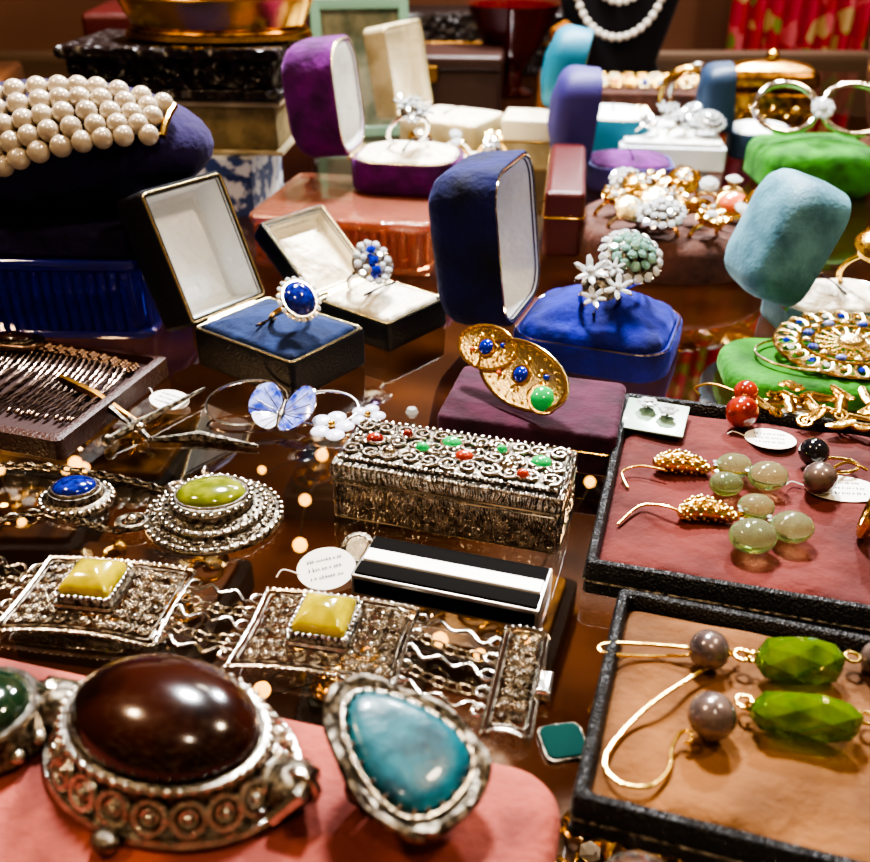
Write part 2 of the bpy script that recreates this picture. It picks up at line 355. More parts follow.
for i in range(30):
    x0=-3.4+i*.24; P=cr([(x0,2.0,.8),(x0+.3,1.0+.1*cos(i*2),.76),(x0+.5+.12*sin(i*3),-.3,.74),(x0+.55+.1*sin(i),-1.7-.3*random.random(),.74)],9)
    for q in (0,pi): b.tube([p+V((.045*cos(k*1.1+q),0,.045*sin(k*1.1+q))) for k,p in enumerate(P)],.034,bronze,n=4)
    b.ell(P[-1],(.07,.16,.08),bronze,8,6)
for k in range(3): chain(b,[(-4.0,2+.15*k,.8),(-1,2.2+.12*k,.85),(2,2.1+.1*k,.85),(3.9,1.7+.15*k,.8)],bronze,L=.24,r=.05,w=.6)
b.done()
b=B('silver_brooch',at(15,346,.8)+V((0,0,.05)),-10); b.slab(2.2,1.2,.25,bronze,r=.5,e=.1); b.cab((0,0,.25),.7,.4,.25,garnet); b.circ((0,0,.26),.75,.06,silverD,sy=.6); b.done()

b=B('pink_suede_pad',None); b.X=T(2.45,11.6,0)@R('Z',-15)@T(-8.5,-4.5,0); b.slab(17,9,1.2,pink,r=1.0,e=.45,dome=.05,n=8); b.done()

# ---------------- foreground rings ----------------
zp=1.24
b=B('carnelian_scroll_cuff',(-4.8,11.75,zp),-22)
b.lathe([(2.3,0),(2.45,.1),(2.4,.25),(2.1,.35),(2.0,.8),(1.95,.9),(1.8,1.0),(.1,1.0)],silverD,n=48,sy=.7)
for i in range(20):
    a=2*pi*i/20; x,y=2.2*cos(a),1.55*sin(a)
    b.X=T(x,y,.52)@Mx.Rotation(atan2(y/.55,x),4,'Z')@R('Y',62)
    b.circ((0,0,.0),.28,.075,silver,k=14,n=6); b.circ((0,0,0),.14,.05,silver,k=10,n=5); b.ell((0,0,.02),.09,silver,8,6)
b.X=Mx.Identity(4)
b.circ((0,0,.12),2.45,.1,silver,k=60,sy=.7); b.circ((0,0,.95),1.94,.09,silver,k=60,sy=.7)
for i in range(52):
    a=2*pi*i/52; b.ell((2.02*cos(a),1.42*sin(a),1.0),.08,silver,7,5)
b.cab((0,0,.95),1.82,1.28,1.0,garnet,n=40)
for sx in (-1,1):
    b.ell((sx*2.5,0,.45),(.42,.5,.42),silverD); b.circ((sx*2.7,0,.55),.3,.1,silver,ax='y',k=16)
    b.tube([(sx*2.45,.6,.3),(sx*2.85,.2,.7),(sx*2.85,-.3,.7),(sx*2.45,-.6,.3)],.14,silver,n=7)
b.ell((.1,-1.95,.22),(.28,.22,.2),silverD)
b.done()
b=B('green_stone_ring',(-8.35,12.3,zp),10); b.lathe([(1.0,0),(1.15,.15),(1.0,.5),(.9,.8),(.1,.8)],silverD,n=28); b.circ((0,0,.75),.95,.1,silver); b.cab((0,0,.75),.85,.85,.5,mat('dark_green_stone','#162a18',.12,coat=1))
for i in range(14): b.ell((1.1*cos(i*.449),1.1*sin(i*.449),.3),.16,silver,8,6)
b.done()
b=B('turquoise_ring',(-.55,10.85,zp),0)
def tear(s,w=1,ph=0):
    out=[]
    for j in range(48):
        a=2*pi*j/48; r=1+.10*cos(a)-.05*cos(2*a); out.append((s*1.45*cos(a)*r*w,s*1.0*sin(a)*(1-.25*cos(a))*w))
    return out
b.X=T(.05,0,1.2)@R('X',13)@R('Y',12)@R('Z',138)
rw=lambda s,z:[(x*(1+.03*sin(j*1.3+1)),y*(1+.03*sin(j*1.3+1)),z+.05*sin(j*1.05)) for j,(x,y) in enumerate(tear(s))]
b.rings([rw(.6,-.35),rw(.95,-.2),rw(1.08,-.1),rw(1.12,.0),rw(1.08,.12),rw(1.0,.1),rw(.88,0)],silverD)
b.rings([[(x,y,z) for x,y in tear(s)] for s,z in ((.88,.0),(.84,.2),(.75,.28),(.6,.33),(.4,.35),(.1,.36))],turq)
b.tube([(x,y,.1) for x,y in tear(.9)],.06,silver,closed=True,n=6)
b.tube([(x,y,.03+.08*sin(j*.9)) for j,(x,y) in enumerate(tear(1.08))],.11,silverD,closed=True,n=7)
for k in range(48):
    if k%2==0: x,y=tear(.85)[k]; b.ell((x,y,.22),(.05,.05,.09),silver,6,4)
for xx,mm in ((-.4,silverD),(0,silver)): b.X=T(xx,.1,.55)@R('Z',30); b.circ((0,0,0),.55,.13,mm,ax='y',k=26,n=8)
b.done()

# ---------------- filigree bracelet ----------------
b=B('filigree_link_bracelet')
def filpanel(x,y,yaw,w,d,stone=True,arch=.12):
    X=T(x,y,.22)@R('Z',yaw); b.X=X
    def warp(px_,py_): return (px_*(1+arch*(py_/d)**2*1.2),py_*(1+arch*(px_/w)**2*2),.25*(1-(2*px_/w)**2)*.6)
    for k,ins in enumerate((0,.14)):
        P=[]
        o=rrect(w-2*ins,d-2*ins,.12,2)
        for i in range(len(o)):
            p,q=V(o[i]),V(o[(i+1)%len(o)])
            for t in range(6): r=p.lerp(q,t/6); P.append(warp(r.x,r.y))
        b.tube(P,.05 if k==0 else .03,silver if k==0 else silverD,closed=True,n=5)
    nx,ny=int(w/.38),int(d/.38)
    for i in range(nx):
        for j in range(ny):
            cx=-w/2+.2+(w-.4)*(i+.5)/nx; cy=-d/2+.2+(d-.4)*(j+.5)/ny; wx,wy,wz=warp(cx,cy)
            m=silver if random.random()<.8 else silverD
            b.spiral(wx,wy,wz,.19,1.7,.032,m,dr=(-1)**(i+j),ph=random.random()*6)
            b.spiral(wx+.12,wy+.1,wz,.12,1.2,.028,m,dr=(-1)**(i),ph=random.random()*6,k=9)
            b.ell((wx,wy,wz+.03),.04,silver,6,4)
    for i in range(int(w/.16)):
        for sy in (-1,1): wx,wy,wz=warp(-w/2+.16*i,sy*(d/2+.04)); b.ell((wx,wy,wz),.055,silver,6,4)
    if stone:
        b.X=X@T(0,0,.12); b.slab(1.35,1.3,.45,silverD,r=.08,e=.05); b.tube([(p,q,.2) for p,q in rrect(1.42,1.37,.1)],.06,silver,closed=True,n=5)
        for k in range(9):
            for sg in (-1,1):
                b.ell((-.6+.15*k,sg*.66,.48),.06,silver,6,4); b.ell((sg*.68,-.6+.15*k,.48),.06,silver,6,4)
        f2=lambda i:rrect(1.2-2*i,1.15-2*i,.08,3)
        b.stack(f2,[(0,.4),(0,.62),(.08,.72),(.25,.85),(.4,.92),(.5,.94)],yellow)
    b.X=Mx.Identity(4)
filpanel(-8.15,17.45,-8,3.8,2.6); filpanel(-2.5,16.15,-11,3.7,2.5)
filpanel(1.78,14.75,-13,1.0,3.1,False,.02)
b.X=T(1.78,14.75,.1)@R('Z',-13)
for sx in (-.42,.42): b.tube([(sx,-1.6,.1),(sx,1.6,.1)],.09,silverP,n=8)
b.X=T(2.35,14.6,.1)@R('Z',-13); b.slab(.35,.7,.3,silverP,r=.05)
b.X=Mx.Identity(4)
def conn(x0,y0,x1,y1,yaw,d):
    n_=5
    for i in range(n_):
        o=(i-(n_-1)/2)*d/n_; a=radians(yaw); ox,oy=-sin(a)*o,cos(a)*o
        p=V((x0+ox,y0+oy,.2)); q=V((x1+ox,y1+oy,.2)); dv=(q-p)
        P=[]
        for k in range(25):
            t=k/24; c=p+dv*t; P.append(c+V((-sin(a),cos(a),0))*.12*sin(t*2*pi*2.5+i)+V((0,0,.05*sin(t*9+i))))
        if i%2==0: b.tube(P,.045,silver,n=5)
        else: chain(b,[p,p+dv*.5+V((0,-.1,-.05)),q],silver,L=.3,r=.035,w=.6)
        for c in (p,q): b.circ(c,.16,.04,silver,k=10,n=5)
conn(-6.15,17.1,-4.5,16.55,-12,2.4); conn(-.55,15.75,1.15,14.95,-13,2.6)
conn(-11.5,18.0,-10.2,17.75,-8,2.3)
b.done()

b=B('olive_agate_brooch',(-6.1,21.1,0),-8)
b.lathe([(1.75,0),(1.85,.08),(1.8,.2),(1.45,.3),(1.4,.45),(1.1,.55),(1.05,.75),(.95,.85),(.1,.85)],silverD,n=44,sx=1.03,sy=.96)
for R_,z,k,r in ((1.8,.2,44,.075),(1.6,.27,40,.055),(1.4,.45,36,.075),(1.22,.5,32,.05),(1.05,.78,30,.07)):
    b.circ((0,0,z-.02),R_,.035,silver,k=44,n=5)
    for i in range(k): b.ell((R_*cos(2*pi*i/k)*1.03,R_*.96*sin(2*pi*i/k),z+.03),r,silverD if r<.06 else silver,6,4)
for i in range(26): b.circ((1.6*cos(i*.2417),1.55*sin(i*.2417),.3),.1,.025,silver,k=8,n=4)
b.X=R('Z',12); b.cab((0,0,.8),.95,.72,.4,olive); b.circ((0,0,.84),.97,.06,silver,k=36,sy=.76); b.X=Mx.Identity(4)
b.circ((-.9,1.75,.25),.22,.07,silver,ax='x',k=14); b.done()
p=at(78,503)
b=B('lapis_pendant_necklace'); b.X=T(*p)
b.lathe([(1.0,0),(1.05,.1),(.95,.25),(.8,.3),(.75,.5),(.1,.55)],silverD,n=32,sy=.85)
for i in range(26): b.ell((1.0*cos(i*.2417),.85*sin(i*.2417),.2),.09,silver,6,4)
b.cab((0,0,.5),.62,.5,.3,lapis); b.circ((0,0,.53),.64,.06,silver,sy=.82)
b.X=Mx.Identity(4)
chain(b,[at(0,465,.1),at(60,468,.1),at(120,478,.1),at(165,490,.1)],silverD,L=.3,r=.04)
chain(b,[at(0,520,.1),at(40,512,.1),at(75,520,.1),at(118,530,.1),at(150,515,.1)],silverD,L=.28,r=.04)
chain(b,[at(0,560,.1),at(20,575,.1),at(60,560,.1)],silverD,L=.3,r=.04)
b.X=T(*at(132,522,.25)); b.circ((0,0,0),.38,.1,silverD,k=18,n=7,sy=.8); b.ell((0,0,.05),.18,silver)
b.X=T(*at(178,487,.3)); b.circ((0,0,0),.28,.09,silver,k=18,n=7,sy=.8)
b.done()

b=B('engraved_silver_compact',(.55,21.55,0),-16.5)
w,d,h=6.3,2.55,1.75
b.slab(w,d,1.25,engr,r=.12,e=.06,z0=0); b.slab(w+.03,d+.03,.46,engr,r=.12,e=.08,z0=1.29)
b.tube([(x,y,1.27) for x,y in rrect(w,d,.12)],.03,silverP,closed=True,n=4)
for face in range(2):
    b.X=(T(0,-d/2-.01,.62)@R('X',90)) if face==0 else (T(w/2+.01,0,.62)@R('Z',90)@R('X',90))
    nn=9 if face==0 else 3
    for i in range(nn):
        cx=(i-(nn-1)/2)*.66
        b.spiral(cx,.15,.0,.3,1.6,.022,engr,dr=(-1)**i,ph=i,n=5); b.spiral(cx+.25,-.28,0,.22,1.4,.02,engr,dr=-(-1)**i,ph=i*2,n=5)
        b.ell((cx-.1,-.1,0),(.12,.2,.025),engr,8,5); b.ell((cx+.28,.2,0),(.09,.16,.025),engr,8,5)
    ww=(w if face==0 else d)
    b.tube([(x,y,0) for x,y in rrect(ww-.2,1.1,.08,2)],.025,silverP,closed=True,n=4)
b.X=T(0,0,1.75)
b.slab(w-.3,d-.5,.1,silverD,r=.2,e=.03)
for i in range(11):
    for j in range(3):
        b.spiral(-2.75+i*.55,-.65+j*.65,.16,.3,1.5,.055,silver,dr=(-1)**(i+j),ph=i*1.1+j,n=6)
for i in range(30): 
    for sy in (-1,1): b.ell((-2.95+i*.203,sy*1.05,.12),.07,silver,6,4)
for x,y,m,r in ((-2.3,0,coral,.26),(-1.5,.45,coral,.16),(-.9,-.1,emer,.2),(-.2,.4,emer,.28),(.3,-.2,coral,.26),(1.2,.4,emer,.16),(1.5,-.3,silverP,.25),(2.35,.1,emer,.3),(2.0,-.65,coral,.18),(-1.7,-.55,silverP,.2)):
    b.cab((x,y,.14),r,r*.8,.22,m,n=16); b.circ((x,y,.16),r+.03,.045,silverP,k=18,sy=.82)
for i in range(7):
    b.X=T(-2.6+i*.85,.3*sin(i*2),1.9); 
    for k in range(5): b.ell((.25*cos(k*1.257),.25*sin(k*1.257),.05),(.12,.09,.05),silverP,6,4)
b.done()

b=B('striped_silver_bar_pendant',(.42,18.05,0),-17)
blk=mat('black_enamel','#0c0907',.75,ior=1.15)
b.slab(4.7,1.7,.6,mat('brushed_silver','#8d877f',.3,1),r=.06,e=.04)
b.X=T(0,0,.58); b.slab(4.5,.46,.1,mat('mother_of_pearl','#f2f1ee',.4),r=.03,e=.02)
for y in (-.52,.52):
    b.X=T(0,y,.58); b.slab(4.55,.5,.07,blk,r=.02,e=.02)
b.X=T(0,-.85,.3)@R('X',90); b.slab(4.5,.4,.03,blk,r=.02,e=.01)
b.X=T(-2.6,.35,.45)@R('Z',20)@R('X',40); b.lathe([(.12,-.1),(.3,-.12),(.42,0),(.3,.12),(.12,.1)],silver,n=20,sx=1.2); b.circ((0,0,0),.34,.13,silverD,k=18,n=8)
b.X=Mx.Identity(4); b.done()

def tag(px,py,yaw,w=1.5,d=.95,z=.02,tilt=0,sc=1):
    p=at(px,py,z); b=B('paper_price_tag',p,yaw); b.X=T(0,0,.03+abs(sin(radians(tilt)))*d/2)@R('X',tilt)
    b.lathe([(w/2,0),(w/2,.025),(.02,.025)],paper,n=28,sy=d/w)
    rnd=random.Random(int(px))
    for k in range(3):
        y=.2*d-.2*d*k; x=-.3*w
        while x<.28*w:
            l=rnd.uniform(.03,.07); hh=rnd.uniform(.03,.075)*d
            b.tube([(x,y-hh*.5,.035),(x+l*.4,y+hh,.035),(x+l*.6,y-hh*.3,.035),(x+l,y+hh*.4,.035)],.009,ink,n=3); x+=l+rnd.choice((.02,.02,.06))
    b.tube(cr([(-w/2+.05,0,.03),(-w/2-.3,.2,.05),(-w/2-.5,.05,.03)],5),.02,paper,n=4)
    b.X=Mx.Identity(4); b.done()
tag(327,578,20,1.5,1.15,tilt=28); tag(170,403,-30,1.6,1.0,tilt=10)
tag(770,440,-10,1.5,1.2,z=.85); tag(842,490,-5,2.0,1.3,z=.85); tag(797,412,10,1.0,.7,z=.85)

b=B('maroon_velvet_box',(3.1,25.6,0),-15); b.slab(5.4,3.7,1.4,vMar,r=.3,e=.15); b.tube([(x,y,.8) for x,y in rrect(5.42,3.72,.3)],.03,gold,closed=True,n=4); b.done()
b=B('gold_oval_locket_pair',None)
def loc(x,y,z,yaw,tx,ty,rx,ry,stone):
    b.X=T(x,y,z)@R('Z',yaw)@R('X',tx)@R('Y',ty)
    b.lathe([(1,-.08),(1.05,-.04),(1.05,.04),(1,.1),(.9,.06),(.1,.06)],goldP,n=40,sx=rx,sy=ry)
    b.circ((0,0,.08),1.0*rx,.06,gold,k=40,sy=ry/rx)
    for k in range(26):
        a=2*pi*k/26; b.ell((rx*.82*cos(a),ry*.82*sin(a),.1),.045,gold,6,4)
    for k in range(8): b.spiral(rx*.5*cos(k*.785),ry*.5*sin(k*.785),.09,.16,1.3,.025,gold,dr=(-1)**k,ph=k)
    b.cab((0,0,.06),.26,.26,.22,stone,n=18); b.circ((0,0,.1),.28,.05,gold)
    for k,(cx,cy) in enumerate(((.5,.3),(-.45,-.3))): b.cab((cx*rx,cy*ry,.08),.09,.09,.1,coralL if k else sapph,n=10)
loc(1.65,26.4,2.75,-40,54,0,1.05,.68,sapph)
loc(2.65,25.2,2.4,-55,56,10,1.65,.95,sapph)
b.X=T(3.2,24.3,2.05)@R('X',50); b.cab((0,0,0),.4,.4,.3,emer); b.circ((0,0,.03),.43,.07,gold)
b.done()

b=B('butterfly_wire_bracelet')
c=at(247,402,.4); b.X=T(*c)@R('X',14)@R('Z',10); b.circ((0,0,0),1.35,.05,silverP,k=36,sy=.8)
c=at(325,408,.4); b.X=T(*c)@R('X',14); b.circ((0,0,0),1.1,.045,silverP,k=36,sy=.75)
c=at(282,415,.45); b.X=T(*c)@R('Z',-12)@R('X',28)@Sc(.9,.9,.9)
def wing(a,l,w,m,z=0):
    X=b.X; b.X=X@R('Z',a)@R('Y',-14)
    P=[(0,.05),(l*.35,w*.45),(l*.75,w*.6),(l,w*.35),(l*.97,-w*.1),(l*.7,-w*.4),(l*.3,-w*.3)]
    C=cr([(x,y,0) for x,y in P],4,True)
    b.rings([[(p.x,p.y,z-.02) for p in C],[(p.x,p.y,z+.03) for p in C],[(p.x*.9+.05,p.y*.9,z+.05) for p in C]],m)
    b.tube([(p.x,p.y,z+.02) for p in C],.03,silverP,closed=True,n=4)
    for q in (.25,0,-.2): b.tube([(0,0,z+.05),(l*.85,w*q*1.4,z+.055)],.018,silverP,n=3)
    b.X=X
wing(20,1.35,1.5,enamB); wing(160,1.35,-1.5,enamB); wing(-40,1.0,1.1,enamB,.01); wing(220,1.0,-1.1,enamW,.01)
b.tube([(0,-.6,.1),(0,0,.14),(0,.55,.1)],[.06,.12,.07],silverD,n=8); b.tube(cr([(0,.5,.1),(.2,.8,.3),(.45,1,.3)],4),.02,silverD,n=4); b.tube(cr([(0,.5,.1),(-.2,.8,.3),(-.45,1,.3)],4),.02,silverD,n=4)
for (px,py,s_) in ((332,428,1.0),(368,418,.8)):
    b.X=T(*at(px,py,.2))@R('X',15)
    for k in range(5): b.ell((.42*s_*cos(k*1.257),.42*s_*sin(k*1.257),.1),(.32*s_,.27*s_,.08),enamW,10,6)
    b.ell((0,0,.2),.13*s_,gold)
b.X=T(*at(412,415,.2)); b.ell((0,0,.1),.22,diamond,6,4,flat=True)
b.done()
b=B('sword_brooch'); 
b.tube([at(112,438,.25),at(135,425,.3),at(205,388,.35)],[.12,.14,.05],silverD,n=6)
b.tube([at(130,418,.3),at(150,440,.3)],.1,silverD,n=6); b.ell(at(108,440,.25),.2,silverD); b.ell(at(140,428,.35),.2,silver)
b.tube([at(150,440,.12),at(200,437,.12),at(258,446,.12)],[.08,.2,.05],silverD,n=6)
b.done()
b=B('brass_tweezers'); b.tube([at(60,378,.9),at(95,395,.75),at(138,422,.2)],[.14,.18,.06],brass,n=6); b.tube([at(100,395,.75),at(112,410,.5),at(130,425,.2)],[.08,.14,.05],silverD,n=6); b.done()

# ---------------- earrings ----------------
def drops(name,hk,cap,ds,flip=1):
    b=B(name); z=.86
    b.tube(cr([at(px,py,z+dz) for px,py,dz in hk],6),.04,gold,n=6)
    P=cr([at(px,py,z+.2) for px,py in cap],6); rr=[.08+.24*abs(sin(pi*i/(len(P)-1)))**.8 for i in range(len(P))]
    b.tube(P,rr,gold,n=10)
    for i in range(0,len(P),1):
        for k in range(7): a=k*.9+i*.45; b.ell(P[i]+V((0,cos(a)*rr[i],sin(a)*rr[i])),.06,goldP if k%2 else gold,6,4)
    for px,py,r in ds:
        c=at(px,py,z+r*.8); c0=P[-1]
        b.ell(c,(r*1.2,r,r*.85),prehn,20,14)
        dd=(c0-c).normalized(); b.tube([c0,c+dd*r*1.1],.03,gold,n=4); b.ell(c+dd*r*1.12,.1,gold,8,5)
        for k in range(3): b.gem(tuple(c+dd*r*1.1+V((.1*cos(k*2),.1*sin(k*2),.14))),.07,diamond)
    b.done()
drops('prehnite_cluster_earring',((628,488,0),(622,472,.1),(640,466,.2),(665,470,.2)),((655,462),(680,462),(708,468)),((734,466,.42),(768,476,.46),(726,484,.38)))
drops('prehnite_cluster_earring',((618,524,0),(640,506,.1),(665,506,.25),(685,514,.2)),((680,512),(702,508),(735,516)),((756,507,.4),(792,527,.46),(753,536,.5)))
b=B('coral_drop_earring'); p=at(742,412,1.35)
b.ell(p,.5,coral,18,12); b.ell(at(746,392,1.5),.38,coral,16,10); b.tube([at(745,398,1.5),at(743,403,1.5)],.15,gold,n=8)
b.circ(at(745,402,1.4),.35,.06,gold,k=18); b.tube(cr([at(736,392,1.3),at(712,384,1.2),at(695,388,1),at(700,395,1)],6),.045,gold,n=5)
for k in range(8): b.ell(p+V((.42*cos(k*.785),.1,.42*sin(k*.785))),.06,gold,6,4)
b.done()
b=B('silver_stud_earring_card',at(655,418,1.0),-20); b.X=R('X',6); b.slab(1.9,1.7,.06,mat('green_card','#7f9884',.3,coat=.6),r=.05,e=.02)
for x,y in ((-.3,.35),(.35,.1)):
    b.X=T(x,y,.25)
    for k in range(6): b.gem((.2*cos(k*1.05),.2*sin(k*1.05),.08),.15,diamond)
    b.gem((0,0,.15),.18,diamond); b.tube([(0,0,-.2),(0,0,.1)],.04,silver,n=5)
b.done()
b=B('gold_leaf_brooch',at(837,418,.88),-28)
for row in range(3):
    for k in range(7):
        b.X=T(-1.9+k*.6+.15*row,-.8+row*.75+.25*sin(k*1.7+row),.15+.06*row)@R('Z',70-k*47+row*75)@R('X',15)
        b.rings([[(x*q*.2,y*q*.45+.3,z+.1*q*y*y) for x,y in ((cos(j*.524),sin(j*.524)) for j in range(12))] for q,z in ((.9,-.03),(1,.04),(.6,.1),(.1,.12))],gold)
        b.tube([(0,-.1,.14),(0,.65,.2)],.03,goldP,n=4)
        if (k+row)%2==0: b.spiral(0,-.2,.1,.3,1.6,.055,gold,dr=(-1)**k,ph=k,n=6)
b.X=Mx.Identity(4); b.tube(cr([(-2.2,-.2,.12),(-1,.1,.2),(.5,-.1,.2),(2.2,.2,.12)],6),.1,gold,n=6); b.done()
b=B('black_pearl_earrings'); b.ell(at(820,478,1.3),.46,pearlD,16,10); b.ell(at(814,452,1.3),.42,blackb,16,10)
b.circ(at(838,465,1.1),.55,.05,gold,k=18,sy=.7); b.tube(cr([at(830,470,1.3),at(848,462,1.2),at(868,470,1.1)],5),.05,gold,n=5); b.done()
b=B('gold_hoop_earring',at(866,535,.85),60); b.X=T(0,0,.75)@R('X',10)
b.circ((0,0,0),.62,.16,gold,ax='y',k=26,n=8); b.cab((0,-.1,.5),.3,.3,.3,garnet); b.done()

def bead(b,c,l,r,yaw):
    X=b.X; b.X=T(*c)@R('Z',yaw)@R('X',20)
    n=7; rs=[]
    for k,(q,xx) in enumerate(((.35,-.5),(.82,-.4),(1.04,-.13),(1.02,.16),(.8,.4),(.35,.5))):
        o=(k%2)*pi/n
        rs.append([(xx*l+.05*sin(j*2.3+k),q*r*(1+.08*sin(j*3.1+k*1.7))*cos(2*pi*j/n+o),q*r*.88*sin(2*pi*j/n+o)) for j in range(n)])
    vs=[p for ring in rs for p in ring]; fs=[]
    for i in range(len(rs)-1):
        for j in range(n):
            a_,b_=i*n+j,i*n+(j+1)%n; c_,d_=(i+1)*n+j,(i+1)*n+(j+1)%n
            if i%2==0: fs+=[(a_,b_,c_),(b_,d_,c_)]
            else: fs+=[(a_,b_,d_),(a_,d_,c_)]
    fs+=[tuple(range(n))[::-1],tuple(range((len(rs)-1)*n,len(rs)*n))]
    b.add(vs,fs,perid,True); b.X=X
b=B('peridot_pearl_earring'); z=.85
b.tube(cr([at(738,652,z+.2),at(690,648,z+.3),at(640,644,z+.15),at(605,644,z+.1),at(602,652,z+.08),at(640,656,z+.05),at(700,655,z+.1)],8),.042,gold,n=6)
b.ell(at(709,650,z+.42),.43,pearlD,18,12); bead(b,at(800,660,z+.46),1.7,.5,-3)
b.circ(at(742,655,z+.3),.16,.04,gold,k=12); b.circ(at(752,657,z+.3),.12,.04,gold,ax='y',k=12); b.circ(at(852,657,z+.3),.15,.04,gold,k=12)
b.ell(at(880,660,z+.3),.4,pearlD); b.done()
b=B('peridot_pearl_earring'); 
b.tube(cr([at(738,650,z+.15),at(700,672,z+.25),at(650,705,z+.2),at(614,742,z+.1),at(605,765,z+.06),at(620,783,z+.06),at(650,786,z+.06),at(668,770,z+.06),at(672,748,z+.08),at(680,733,z+.15),at(690,732,z+.2),at(690,742,z+.1),at(684,742,z+.1)],8),.046,gold,n=6)
b.ell(at(712,716,z+.45),.47,pearlD,18,12); bead(b,at(806,716,z+.42),2.0,.46,-8)
b.circ(at(745,702,z+.3),.17,.04,gold,k=12); b.circ(at(752,706,z+.3),.13,.04,gold,ax='y',k=12); b.circ(at(866,718,z+.3),.15,.04,gold,k=12); b.done()
b=B('teal_enamel_charm',at(563,745,.0),10); b.slab(.95,.95,.12,silverD,r=.2,e=.03); b.slab(.85,.85,.06,mat('teal_stone','#0e3430',.8,ior=1.15),r=.18,e=.03,z0=.1); b.done()
b=B('silver_charm',at(640,895,1.1),0); b.lathe([(.6,0),(.7,.15),(.5,.3),(.1,.35)],silverP,n=20); b.done()

# ---------------- finger rings ----------------
def fring(name,x,y,z,yaw,metal,head,Rr=.85,tilt=30,sink=.45,s_=1):
    b=B(name,(x,y,z),yaw); X=T(0,0,Rr-sink)@R('X',tilt); b.X=X
    b.circ((0,0,0),Rr,.1,metal,ax='y',k=28,n=8)
    b.X=X@T(0,0,Rr+.05)@Sc(s_,s_,s_); H=b.X
    if head=='lapis':
        b.lathe([(.3,-.1),(.75,.15),(.8,.3),(.1,.3)],metal,n=24,sx=.9); b.cab((0,0,.3),.55,.62,.4,lapis)
        b.circ((0,0,.36),.6,.05,silverP,k=24,sy=1.1)
        for k in range(18): b.gem((.7*cos(k*.349),.76*sin(k*.349),.33),.11,diamond)
    elif head in('cluster','gcluster'):
        b.lathe([(.2,-.2),(.7,.1),(.9,.25),(.6,.5),(.1,.65)],silverD,n=20)
        g=teald if head=='gcluster' else diamond
        for rr,kk,zz in ((0,1,.8),(.3,6,.7),(.58,11,.52),(.88,16,.28)):
            for k in range(kk):
                a=2*pi*k/kk; b.X=H@T(rr*cos(a),rr*sin(a),zz)@Mx.Rotation(a,4,'Z')@R('Y',rr*45)
                b.gem((0,0,0),.17,g if rr<.8 else diamond)
                b.ell((.1,.12,.02),.035,silverP,5,3)
    elif head=='swirl':
        b.lathe([(.2,-.2),(.6,.1),(.1,.35)],silverD,n=20)
        for fx,fy,fz,fr_ in ((-.35,.25,.45,.5),(.5,-.2,.35,.42),(-.2,-.55,.25,.35),(.35,.55,.3,.3)):
            for k in range(6):
                a=k*pi/3+fx; b.X=H@T(fx,fy,fz)@Mx.Rotation(a,4,'Z')@T(fr_*.62,0,0)@R('Y',-20)@Sc(1.8,.75,1)
                b.gem((0,0,0),fr_*.32,diamond)
                b.X=H@T(fx,fy,fz)@Mx.Rotation(a,4,'Z'); b.tube([(0,0,-.05),(fr_*1.2,0,-.02)],.035,silverP,n=4)
            b.X=H; b.gem((fx,fy,fz+.08),fr_*.3,diamond)
    elif head=='sapphire':
        b.lathe([(.2,-.2),(.6,.1),(.7,.2),(.1,.3)],silverP,n=20)
        for k in range(12):
            a=2*pi*k/12; b.gem((.52*cos(a),.75*sin(a),.3),.14,diamond); b.ell((.6*cos(a+.26),.85*sin(a+.26),.26),.04,silverP,5,3)
        for k in range(3): b.gem((0,-.4+.4*k,.42),.2,sapph,n=4); b.gem((.28,-.2+.4*k,.36),.12,diamond); b.gem((-.28,-.2+.4*k,.36),.12,diamond)
    elif head=='solitaire':
        b.gem((0,0,.45),.42,diamond,n=8)
        for k in range(4): b.tube([(.1*cos(k*1.57),.1*sin(k*1.57),0),(.42*cos(k*1.57),.42*sin(k*1.57),.5)],.04,metal,n=4)
    elif head=='dome':
        b.lathe([(.25,-.15),(.7,.15),(.75,.35),(.5,.6),(.1,.7)],metal,n=20)
        for k in range(10): b.spiral(.55*cos(k*.628),.55*sin(k*.628),.5,.18,1.3,.04,metal,dr=(-1)**k,ph=k)
        for k in range(6): b.gem((.25*cos(k*1.05),.25*sin(k*1.05),.68),.11,diamond)
    elif head=='shell':
        for k in range(9):
            a=radians(-60+15*k); b.tube([(0,0,0),(.5*sin(a),0,.5*cos(a)),(.8*sin(a),0,.8*cos(a))],[.06,.12,.14],metal,n=6)
    elif head=='leaf':
        b.lathe([(.2,-.15),(.5,.05),(.1,.2)],metal,n=16)
        for k in range(7):
            b.X=H@R('Z',k*51.4)@R('Y',-18); b.rings([[(.35+x*q*.34,y*q*.2,z+.1) for x,y in ((cos(j*.628),sin(j*.628)) for j in range(10))] for q,z in ((.9,-.03),(1,.03),(.1,.08))],metal); b.gem((.5,0,.2),.09,diamond)
        b.X=H; b.gem((0,0,.3),.22,diamond)
    elif head=='coral':
        b.lathe([(.25,-.15),(.7,.15),(.1,.3)],metal,n=20); b.cab((0,0,.25),.6,.48,.35,coralL); b.circ((0,0,.28),.62,.06,metal,sy=.8)
    b.done()
fring('lapis_ring',-5.1,30.4,1.95,35,gold,'lapis',.7,48,.35,1.0)
fring('sapphire_ring',-2.6,34.4,1.5,20,silverP,'sapphire',.8,38,.3,1.15)
fring('green_cluster_ring',6.9,32.7,2.1,10,silverP,'gcluster',.9,35,.25,1.2)
fring('diamond_swirl_ring',5.9,31.2,2.0,-10,silverP,'swirl',.7,35,.25,1.15)
fring('diamond_cluster_ring',-1.3,46.2,4.3,20,silverP,'swirl',1.0,32,.2,1.0)
fring('gold_dome_ring',16.8,34.4,1.55,-10,gold,'dome',1.0,25,.3,1.15)
